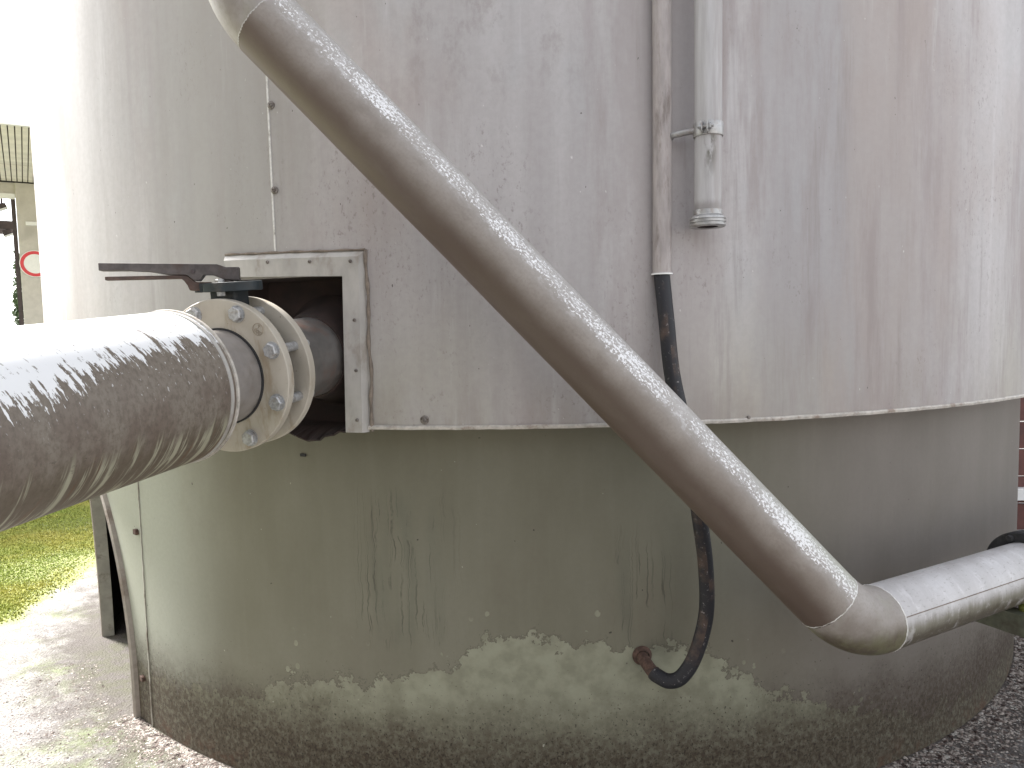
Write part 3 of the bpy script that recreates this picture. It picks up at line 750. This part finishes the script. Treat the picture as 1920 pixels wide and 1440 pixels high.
def sub(o, parent): o.parent = parent; return o
for th in BOLT_ANG:
    p = A_ * math.cos(th) * BC + U_ * math.sin(th) * BC
    b = sub(hexbolt('bolt', C0 + p, -D, M['zinc'], None, .0168, .0135, random.uniform(0, 1), .019), fl)
    sub(tube('bolt_shank', [C0 + p + D * .019, C0 + p + D * .081], .0105, M['zinc'], None, 20), fl)
# raised casting mark: ring, "200" and a small fork
mc = A_ * math.cos(R(44)) * .1465 + U_ * math.sin(R(44)) * .1465
V = []
mk = sub(lathe('cast_ring', [(.0120, 0), (.0124, .0016), (.0134, .0016), (.0138, 0)], C0 + mc + D * -.0004, -D, M['cast'], None, 40), fl)
def cast_text(txt, off, size, ang):
    cu = bpy.data.curves.new('cast_text', 'FONT'); cu.body = txt; cu.size = size; cu.align_x = 'CENTER'; cu.align_y = 'CENTER'; cu.extrude = .0013; cu.offset = .00035
    tmp = bpy.data.objects.new('tmp', cu); COL.objects.link(tmp)
    dg = bpy.context.evaluated_depsgraph_get(); me = bpy.data.meshes.new_from_object(tmp.evaluated_get(dg))
    bpy.data.objects.remove(tmp)
    ex = A_ * math.cos(ang) + U_ * math.sin(ang); ey = -A_ * math.sin(ang) + U_ * math.cos(ang); n_ = -D
    o_ = C0 + mc + A_ * off[0] + U_ * off[1] - D * .0008
    me.transform(Matrix(((ex.x, ey.x, n_.x, o_.x), (ex.y, ey.y, n_.y, o_.y), (ex.z, ey.z, n_.z, o_.z), (0, 0, 0, 1))))
    me.materials.clear()
    return sub(link('cast_mark', me, M['cast'], None, False), fl)
cast_text('200', (-.001, -.0045), .0115, R(140))
cast_text('Y', (.0035, .0055), .0095, R(-22))

# ------------------------------------------------------------------ butterfly valve
vb = C0 + D * .05
val = empty('butterfly_valve', (vb.x, vb.y, vb.z - .17), 'blue-black lever valve clamped between two cream flanges', 'valve')
keep(lathe('body', [(PR, -.0285), (.128, -.0285), (.131, -.024), (.131, .024), (.128, .0285), (PR, .0285)], vb, D, M['valve'], None, 96), val)
def vbox(name, ua, ub, wa, wd_, mat, parent=None, ctr=(0, 0), bevel=.003):
    return keep(prism(name, [(-wa / 2 + ctr[0], -wd_ / 2 + ctr[1]), (wa / 2 + ctr[0], -wd_ / 2 + ctr[1]), (wa / 2 + ctr[0], wd_ / 2 + ctr[1]), (-wa / 2 + ctr[0], wd_ / 2 + ctr[1])], vb + U_ * (ua + ub) / 2, A_, D, U_, ub - ua, mat, None, bevel), val)
vbox('neck', .125, .186, .066, .048, M['valve'])
# notch plate: three-quarter disc with a notched rim at the lever side
def notch_outline():
    pts = []
    for i in range(72):
        th = 2 * PI * i / 72; r_ = .082 if math.cos(th - R(185)) < .45 else (.076 if i % 2 else .083)
        pts.append((r_ * math.cos(th), r_ * .62 * math.sin(th)))
    return pts
keep(prism('notch_plate', notch_outline(), vb + U_ * .1945, A_, D, U_, .020, M['valve'], None, .0015), val)
keep(hexbolt('plate_bolt', vb + U_ * .2047 + A_ * .008 - D * .036, U_, M['zinc'], None, .0095, .007, .3), val)
keep(hexbolt('plate_nut', vb + U_ * .1840 + A_ * .008 - D * .036, -U_, M['zinc'], None, .0095, .009, .3), val)
keep(tube('stem', [vb + U_ * .19, vb + U_ * .222], .012, M['lever'], None, 20), val)
LV = Vector((-.972, -.235, 0)).normalized(); LW = Vector((-LV.y, LV.x, 0))
LO = vb + U_ * .2055 - LV * .0255 + Vector((0, 0, .0005))
lev = [(0, .0305), (.0265, .0305), (.0452, .0368), (.281, .0397), (.281, .0236), (.224, .0236), (.185, .0216), (.149, .0151), (.108, .0138), (.0924, .001), (.0825, .001), (.0727, .0138), (.057, .0138), (.0295, .003), (0, .001)]
lvo = keep(prism('lever', lev[::-1], LO, LV, (0, 0, 1), LW, .030, M['lever'], None, .0012), val)
lat = [(.271, .0118), (.120, .0143), (.108, .0138), (.0924, .0005), (.0865, -.001), (.059, -.001), (.059, -.0216), (.104, -.0187), (.108, -.008), (.114, .001), (.120, .0069), (.271, .0043)]
keep(prism('latch', lat[::-1], LO - Vector((0, 0, .0008)), LV, (0, 0, 1), LW, .020, M['rustbar'], None, .001), val)
pv = lathe('pivot_pin', [(.0045, 0), (.0045, .0022), (.003, .003), (0, .003)], LO + LV * .094 + Vector((0, 0, .0205)) - LW * .015 * (1 if LW.y > 0 else -1), (0, -1, 0), M['dark'], None, 14)
keep(pv, val)

# ------------------------------------------------------------------ diagonal pipe
DP0, DP1, VX = Vector((-.4911, 1.60, 1.9907)), Vector((.6901, 1.62, .7310)), Vector((.7477, 1.62, .6698))
DR = .0755
dp = empty('drain_pipe', (VX.x, VX.y, 0), 'grey-brown pipe running diagonally down across the tank, then bending away right', 'pipe')
d1 = (DP1 - DP0).normalized(); d2 = Vector((.875, .485, 0)).normalized()
def bend(v, da, db, rad, n=16):
    """arc of radius rad joining direction da into v and db out of v"""
    ang = da.angle(db); tl = rad * math.tan(ang / 2); p0 = v - da * tl
    nrm = da.cross(db).normalized(); ctr = p0 + nrm.cross(da) * rad
    pts = []
    for i in range(n + 1):
        pts.append(ctr + (Matrix.Rotation(ang * i / n, 3, nrm) @ (p0 - ctr)))
    return pts
upd = Vector((0, 0, -1))
VT = DP0 - d1 * (.20 * math.tan(upd.angle(d1) / 2))
up_b = bend(VT, upd, d1, .20)
lo_b = bend(VX, d1, d2, .165)
refd = Vector((0, -.38, 1))       # flake line sits a little towards the camera side
keep(tube('riser', [(up_b[0].x, up_b[0].y, 4.6), (up_b[0].x, up_b[0].y, 3.0), up_b[0]], DR, M['elbow'], None, 64), dp)
keep(tube('elbow', up_b, DR, M['elbow'], None, 64, False), dp)
st = [up_b[-1] + (lo_b[0] - up_b[-1]) * i / 40 for i in range(41)]
def dent(i, l): return DR * (1 + .004 * math.sin(l * 7) + .003 * math.sin(l * 17 + 1))
keep(tube('straight_run', st, DR, M['diag'], None, 128, False, ref=Vector((0, 0, 1)), rf=dent, flip=True), dp)
keep(tube('elbow', lo_b, DR, M['elbow'], None, 96, False), dp)
lr = [lo_b[-1] + d2 * s_ for s_ in np.linspace(0, 2.6, 30)]
lw = keep(tube('low_run', lr, DR * .985, M['low'], None, 128, True, ref=Vector((0, 0, 1)), flip=True), dp)
def weld(o, ax, name='weld_bead', mat='trim', h=.0028, w_=.0038):
    V, F = [], []; N, B = frame(ax); ax = Vector(ax).normalized(); seg = 120; m = 5
    for j in range(seg):
        a = 2 * PI * j / seg; wv_ = math.sin(j * .9) * .0006 + math.sin(j * 2.3) * .0004
        for k in range(m):
            q = PI * k / (m - 1)
            V.append(Vector(o) + ax * (wv_ - math.cos(q) * w_) + (N * math.cos(a) + B * math.sin(a)) * (DR - .0008 + math.sin(q) * h * (1 + .2 * math.sin(j * 3.1))))
    for j in range(seg):
        jn = (j + 1) % seg
        F += [[j * m + k, j * m + k + 1, jn * m + k + 1, jn * m + k] for k in range(m - 1)]
    return keep(mesh(name, V, F, M[mat], None), dp)
weld(up_b[-1], d1, h=.0012, w_=.002); weld(lo_b[0], d1, mat='weld', h=.0010, w_=.0016); weld(lo_b[-1], d2, mat='weld', h=.0018, w_=.0022)
# longitudinal lap seam of the low run and the mitre crease of the elbow
N_, B_ = frame(d2)
def on_low(s_, turn, extra=0.0):
    a = turn * 2 * PI
    return lo_b[-1] + d2 * s_ + (N_ * math.cos(a) + B_ * math.sin(a)) * (DR * .985 + extra)
keep(tube('lap_seam', [on_low(s_, .195, -.0003) for s_ in np.linspace(.004, 2.5, 40)], .0013, M['seal'], None, 8), dp)
# black flange pair further along and its bolts
FP = lo_b[-1] + d2 * .64
keep(lathe('coupling_flange', [(DR, -.022), (.099, -.022), (.102, -.018), (.102, -.004), (.100, -.001), (.100, .001), (.102, .004), (.102, .018), (.099, .022), (DR, .022)], FP, d2, M['rubber'], None, 64), dp)
for k in range(8):
    a = 2 * PI * k / 8 + .39
    keep(hexbolt('coupling_bolt', FP - d2 * .022 + (N_ * math.cos(a) + B_ * math.sin(a)) * .087, -d2, M['rubber'], None, .010, .009, .2), dp)

# ------------------------------------------------------------------ pipe support at the right
bs = FP - d2 * .10
sup = empty('pipe_support', (bs.x, bs.y, 0), 'green-grey steel support bracket under the bent pipe at the right edge', 'bracket')
cdir = (Vector((CX, CY, 0)) - Vector((bs.x, bs.y, 0))).normalized(); sdir_ = Vector((-cdir.y, cdir.x, 0))
zt = bs.z - DR * .985
keep(prism('arm', [(-.30, -.05), (.34, -.05), (.34, 0), (-.30, 0), (-.33, -.02)], (bs.x, bs.y, zt - .026), cdir, (0, 0, 1), sdir_, .006, M['bracket'], None, .001), sup)
keep(prism('arm_flange', [(-.30, -.045), (.34, -.045), (.34, .003), (-.30, .003)], (bs.x, bs.y, zt - .023), cdir, sdir_, (0, 0, 1), .006, M['bracket'], None, .001), sup)
keep(prism('leg', [(-.025, -.025), (.025, -.025), (.025, -.018), (-.018, -.018), (-.018, .025), (-.025, .025)], (bs.x - cdir.x * .22 + .0, bs.y - cdir.y * .22, (zt - .03) / 2), cdir, sdir_, (0, 0, 1), zt - .03, M['bracket'], None), sup)
keep(prism('foot_plate', [(-.06, -.06), (.06, -.06), (.06, .06), (-.06, .06)], (bs.x - cdir.x * .22, bs.y - cdir.y * .22, .006), cdir, sdir_, (0, 0, 1), .010, M['bracket'], None, .002), sup)
keep(lathe('drain_plug', [(0, -.022), (.012, -.022), (.014, -.012), (.022, -.010), (.022, .006), (.015, .010), (.015, .03), (0, .03)], (bs.x + d2.x * .05 - cdir.x * .03, bs.y + d2.y * .05 - cdir.y * .03, zt - .012), (0, 0, 1), M['lime'], None, 18), sup)

# ------------------------------------------------------------------ conduit, hose, standpipe
con = empty('conduit_sleeve', (.372, 1.83, 1.47), 'slim grey conduit fixed upright against the tank with a black hose below', 'conduit')
cr0 = .0225
cpath = [(.3755, 1.8225, 4.7), (.3755, 1.8225, 3.0), (.3745, 1.8225, 2.2), (.3725, 1.8225, 1.8), (.3695, 1.8225, 1.4725)]
keep(tube('sleeve', cpath, cr0, M['sheet'], None, 40), con)
keep(lathe('end_lip', [(.017, -.001), (cr0 + .003, -.001), (cr0 + .003, .0025), (cr0 - .001, .0025)], (.3695, 1.8225, 1.4718), (0, 0, 1), M['white'], None, 40), con)
hp = [(.3690, 1.8225, 1.490), (.3690, 1.821, 1.466), (.3751, 1.803, 1.3613), (.3849, 1.79, 1.2332), (.4075, 1.782, 1.1178), (.4349, 1.79, .9987), (.4537, 1.81, .8815), (.4767, 1.84, .7437), (.4828, 1.86, .6117), (.4588, 1.87, .5023), (.424, 1.872, .442), (.3915, 1.882, .4240), (.3635, 1.900, .4310), (.3560, 1.908, .4355)]
tag(tube('drain_hose', smooth_path(hp, 10), .0192, M['hose'], None, 32, sharp=80, ref=Vector((0, -1, 0))), 'black rubber hose hanging behind the diagonal pipe to a rusty nipple', 'hose')

sx, sy = .4727, 1.785
stp = empty('standpipe', (sx, sy, 1.56), 'open-ended grey standpipe hanging beside the conduit with a ribbed end ring', 'pipe')
pr_ = .0312
keep(tube('pipe', [(sx + .004, sy, 4.7), (sx + .003, sy, 3.0), (sx + .0015, sy, 2.2), (sx, sy, 1.80), (sx - .002, sy, 1.60)], pr_, M['tube'], None, 56), stp)
ex = sx - .0022
keep(lathe('end_ring', [(.024, -.0), (.040, -.001), (.0425, .002), (.0425, .005), (.0405, .006), (.0405, .008), (.0428, .0095), (.0428, .0125), (.0405, .0135), (.0405, .0155), (.0425, .017), (.041, .022), (.034, .027), (.0335, .038), (.030, .039)], (ex, sy, 1.578), (0, 0, 1), M['clamp'], None, 56), stp)
keep(lathe('bore', [(.024, 0), (.023, .06), (0, .06)], (ex, sy, 1.5785), (0, 0, 1), M['dark'], None, 40), stp)

clp = empty('pipe_clamp', (sx, sy, 1.79), 'steel band clamp with short rod holding the standpipe to the conduit', 'clamp')
cz = 1.801
keep(lathe('band', [(pr_ + .0003, -.0155), (pr_ + .003, -.0155), (pr_ + .0036, -.014), (pr_ + .0032, 0), (pr_ + .0036, .014), (pr_ + .003, .0155), (pr_ + .0003, .0155)], (sx, sy, cz), (0, 0, 1), M['clamp'], None, 56), clp)
rod = smooth_path([(.391, 1.815, 1.7955), (.396, 1.808, 1.797), (.420, 1.796, 1.7995), (.4430, 1.787, 1.8015)], 5)
keep(tube('rod', rod, .0072, M['clamp'], None, 20), clp)
keep(lathe('rod_weld', [(0, -.003), (.011, -.003), (.0105, .002), (.0075, .006)], (.390, 1.816, 1.795), Vector((.8, -.6, .1)), M['clamp'], None, 16), clp)
ea = Vector((-.42, -.9, 0)).normalized(); eb = Vector((ea.y, -ea.x, 0))
for s_ in (-1, 1):
    keep(prism('ear', [(-.001, -.013), (.017, -.013), (.019, -.008), (.019, .008), (.017, .013), (-.001, .013)], Vector((sx, sy, cz)) + ea * (pr_ + .001) + eb * .006 * s_, ea, (0, 0, 1), eb, .003, M['clamp'], None, .0008), clp)
eo = Vector((sx, sy, cz)) + ea * (pr_ + .010)
keep(tube('clamp_bolt', [eo - eb * .020, eo + eb * .016], .0038, M['zinc'], None, 12), clp)
keep(hexbolt('clamp_nut', eo + eb * .0076, eb, M['zinc'], None, .0078, .006, .4), clp)
keep(hexbolt('clamp_nut', eo - eb * .0076, -eb, M['zinc'], None, .0078, .007, .1), clp)

# ------------------------------------------------------------------ background: gatehouse on the left
gh = empty('gatehouse', (-7.0, 10.8, 0), 'cream rendered building with a boarded canopy seen past the tank', 'building')
gh.rotation_euler.z = R(33)
GM = Matrix.Translation((-7.0, 10.8, 0)) @ Matrix.Rotation(R(33), 4, 'Z')
box('pillar', (0, 0, 0), (1.8, .4, 3.58), M['cream'], gh, .01)
box('wall', (1.8, .02, 0), (4.6, .4, 3.58), M['cream'], gh)
box('wall', (-2.2, .02, 0), (-1.9, .4, 3.58), M['cream'], gh)
box('lintel', (-1.9, .04, 3.42), (0, .36, 3.58), M['cream'], gh)
box('lintel_strip', (-1.9, 0, 3.35), (-.004, .06, 3.42), M['white'], gh)
box('door_jamb', (-.060, .06, 0), (-.004, .38, 3.35), M['dark'], gh)
box('soffit_backing', (-2.2, -3.4, 3.615), (4.6, .4, 3.66), M['plankgap'], gh)
box('fascia', (-2.3, -3.455, 3.57), (4.7, -3.405, 4.1), M['white'], gh)
box('roof_slab', (-2.3, -3.45, 4.1), (4.7, .6, 4.2), M['white'], gh)
pm = None
for k in range(106):
    if pm is None:
        pm = box('soffit_board', (-2.2, -3.4, 3.595), (-2.148, 0, 3.612), M['plank'], gh)
    else:
        o = pm.copy(); COL.objects.link(o); o.location = (k * .064, 0, 0)
box('rafter', (-1.9, .5, 2.98), (-.02, .58, 3.10), M['dark'], gh)
box('rafter', (-1.9, 1.1, 2.98), (-.02, 1.18, 3.08), M['dark'], gh)

def lamp(loc, label):
    t = empty('floodlight', GM @ Vector(loc), label, 'lamp', 'floodlights under the canopy')
    t.rotation_euler.z = R(33)
    prism('housing', [(-.07, .035), (.04, .06), (.07, -.014), (-.04, -.06)], (0, 0, 0), (1, 0, 0), (0, 0, 1), (0, 1, 0), .12, M['dark'], t, .008)
    prism('glass', [(-.052, -.038), (.058, .010), (.064, -.014), (-.042, -.058)], (.008, -.064, -.007), (1, 0, 0), (0, 0, 1), (0, 1, 0), .010, M['glass'], t)
    tube('stalk', [(0, 0, .045), (0, .02, .12), (0, .02, .19)], .013, M['dark'], t, 10)
lamp((-.17, .2, 3.25), 'upper dark floodlight hanging under the gatehouse lintel')
lamp((-.13, .55, 2.92), 'lower dark floodlight beside the gatehouse door jamb')

sg = empty('road_sign', GM @ Vector((.182, -.03, 2.2)), 'round white prohibition sign with red ring on the cream pillar', 'sign')
sg.rotation_euler.z = R(33)
lathe('disc', [(0, .0), (.190, .0), (.192, .004), (.192, .02), (0, .02)], (0, 0, .236), (0, 1, 0), M['white'], sg, 64)
lathe('red_ring', [(.138, -.001), (.140, -.004), (.180, -.004), (.182, -.001)], (0, 0, .236), (0, 1, 0), M['red'], sg, 64)
wp = tag(box('wall_plaque', (.10, -.03, 2.98), (.34, -.001, 3.035), M['white'], None, .004), 'narrow white plaque above the red-ringed sign', 'plaque')
wp.matrix_world = GM

# red-brown boarded screen seen past the right side of the tank
fe = empty('timber_screen', (4.0, 4.6, 0), 'dark red-brown boarded screen glimpsed past the right of the tank', 'fence')
zb = 0.03; bo = None
for k in range(11):
    h_ = .17
    nm = 'board'
    o = keep(box(nm, (2.55, 4.55, zb), (5.6, 4.585, zb + h_ - .008), M['white'] if k == 1 and False else M['board'], None, .003), fe)
    zb += h_
for x0 in (2.6, 4.0, 5.5): keep(box('post', (x0, 4.587, 0), (x0 + .09, 4.68, 1.95), M['board'], None), fe)
keep(box('white_rail', (2.5, 4.50, .225), (5.6, 4.548, .30), M['white'], None, .004), fe)

# unseen building at the left and wall behind the camera, added to shade the yard
bb = empty('added_shade_building', (-5, -1.2, 0), 'tall plain building added unseen left of the camera to shade the yard', 'building')
keep(box('wall', (-7.5, -5.0, 0), (-3.1, 1.3, 5.6), M['cream'], None), bb)
keep(box('eaves', (-7.7, -5.2, 5.6), (-2.8, 1.5, 5.75), M['dark'], None), bb)
keep(box('door', (-3.1, -2.6, 0), (-3.06, -1.5, 2.1), M['dark'], None), bb)
yw = empty('added_shade_wall', (1, -3.4, 0), 'long plain wall added unseen behind the camera to shade the yard', 'wall')
keep(box('panel', (-3.1, -3.6, 0), (7.0, -3.4, 2.5), M['cream'], None), yw)
keep(box('coping', (-3.1, -3.66, 2.5), (7.05, -3.34, 2.58), M['cream'], None), yw)

# shrub behind the passage of the gatehouse
def shrub(loc, h, rad, n, label):
    t = empty('shrub', loc, label, 'shrub')
    V, F = [], []
    for i in range(n):
        th, ph = RNG.uniform(0, 2 * PI), math.acos(RNG.uniform(-1, 1)); q = RNG.uniform(.3, 1) ** .5
        c = Vector((math.cos(th) * math.sin(ph) * rad * q, math.sin(th) * math.sin(ph) * rad * q, h * .55 + math.cos(ph) * h * .45 * q))
        a, b = Vector(RNG.normal(size=3)).normalized(), Vector(RNG.normal(size=3)).normalized(); k = RNG.uniform(.04, .08)
        m = len(V); V += [c - a * k, c + b * k * .5, c + a * k, c - b * k * .5]; F.append([m, m + 1, m + 2, m + 3])
    mesh('foliage', V, F, M['leaf'], t, smooth=False)
    tube('stem', [(0, 0, 0), (.03, .02, h * .4), (.0, .05, h * .8)], .03, M['dark'], t, 8)
M['leaf'] = simple('leaf_green', (.07, .11, .05), .6, 0, .35, 6)
shrub((-8.16, 12.6, 0), 2.9, .15, 1200, 'dark green shrub behind the gatehouse door jamb')

# ------------------------------------------------------------------ moss lawn and loose chips (nobody could count them)
def lawn():
    n = 520000
    # visible wedge to the left of the tank, denser near the camera
    x = RNG.uniform(-4.9, -2.1, n); y = 2.9 + (RNG.random(n) ** 1.1) * 3.3
    rr = np.hypot(x - CX, y - CY)
    nz_ = np.sin(x * 5.1 + 1.3 * np.sin(y * 3.7)) * .05 + np.sin(y * 7.3 + x * 2.1) * .04 + np.sin(x * 17 + y * 13) * .025
    lim = 2.58 + np.clip((y - 4.1) * .22, 0, .5) + nz_
    lim = np.where(y < 3.5, 2.62 + (3.5 - y) * .9 + nz_, lim)
    p = np.clip((rr - lim) / .22, 0, 1) ** 1.5
    patch = .5 + .5 * np.sin(x * 2.3 + np.sin(y * 1.9) * 1.5) * np.sin(y * 2.9 + x * .7)
    k = (RNG.random(n) < p * (.35 + .65 * patch))
    x, y, pt = x[k], y[k], patch[k]; n = len(x)
    h = RNG.uniform(.003, .013, n) * (.5 + .7 * pt); th = RNG.uniform(0, 2 * PI, n); wd = RNG.uniform(.0025, .006, n); ln = RNG.uniform(.3, 1.3, n) * h
    V = np.zeros((n, 3, 3)); F = np.arange(n * 3).reshape(n, 3)
    V[:, 0] = np.stack([x - np.cos(th) * wd, y - np.sin(th) * wd, np.zeros(n)], 1)
    V[:, 1] = np.stack([x + np.cos(th) * wd, y + np.sin(th) * wd, np.zeros(n)], 1)
    V[:, 2] = np.stack([x - np.sin(th) * ln, y + np.cos(th) * ln, h], 1)
    me = bpy.data.meshes.new('moss_lawn'); me.from_pydata(V.reshape(-1, 3).tolist(), [], F.tolist()); me.update()
    t = NT('moss'); o = t.co(); a = t.noise(o, 1.3, 5, .65); b = t.noise(o, 60, 3, .6)
    c = t.mix(t.rng(a, .35, .65), (.27, .33, .075), (.42, .39, .11)); c = t.mix(t.rng(b, .35, .7, 0, .5), c, (.17, .22, .05))
    o = link('moss_lawn', me, t.done(c, .8, 0, None, .2), None, False); o['kind'] = 'stuff'
    o['label'] = 'short yellow-green moss and grass left of the tank'; o['category'] = 'moss'
lawn()

def chips():
    base = [(1, 0, .0), (.3, .9, .1), (-.8, .5, 0), (-.7, -.6, .05), (.4, -.9, 0), (.1, .1, .55), (.0, .0, -.4)]
    tri = [(0, 1, 5), (1, 2, 5), (2, 3, 5), (3, 4, 5), (4, 0, 5), (1, 0, 6), (2, 1, 6), (3, 2, 6), (4, 3, 6), (0, 4, 6)]
    B = np.array(base); T = np.array(tri); V, F = [], []
    def add(n, a0, a1, r0, sd_, smin, smax):
        for i in range(n):
            a = R(RNG.uniform(a0, a1)); r_ = r0 + abs(RNG.normal(0, sd_)); s_ = RNG.uniform(smin, smax) * (1 if RNG.random() < .9 else 1.6)
            th = RNG.uniform(0, 2 * PI); c, s2 = math.cos(th), math.sin(th)
            q = B * (1 + RNG.normal(0, .22, B.shape)) * [s_, s_ * RNG.uniform(.5, .9), s_ * RNG.uniform(.35, .8)]
            q = q @ np.array([[c, s2, 0], [-s2, c, 0], [0, 0, 1]])
            q += [CX + r_ * math.sin(a), CY - r_ * math.cos(a), s_ * .12]
            F.extend((T + len(V)).tolist()); V.extend(q.tolist())
    add(5200, 18, 66, RS + .004, .10, .0025, .008)
    add(2600, 20, 70, RS + .02, .45, .002, .006)
    add(3000, -44, -22, RS + .004, .05, .002, .005)
    add(3500, -60, -24, RS + .03, .40, .0015, .005)
    me = bpy.data.meshes.new('loose_chips'); me.from_pydata(V, [], F); me.update()
    t = NT('chip_stone'); o = t.co(); a = t.noise(o, 55, 2, .5); b = t.noise(t.map(o, loc=(3, 3, 3)), 40, 2, .5)
    c = t.mix(t.rng(a, .4, .6), (.13, .10, .088), (.34, .305, .275)); c = t.mix(t.rng(b, .58, .64), c, (.40, .38, .35)); c = t.mix(t.rng(b, .42, .36), c, (.045, .028, .024))
    o = link('loose_chips', me, t.done(c, .8, 0, None, .3), None, False); o['kind'] = 'stuff'
    o['label'] = 'loose stone chips and leaf crumbs at the foot of the tank'; o['category'] = 'chips'
chips()
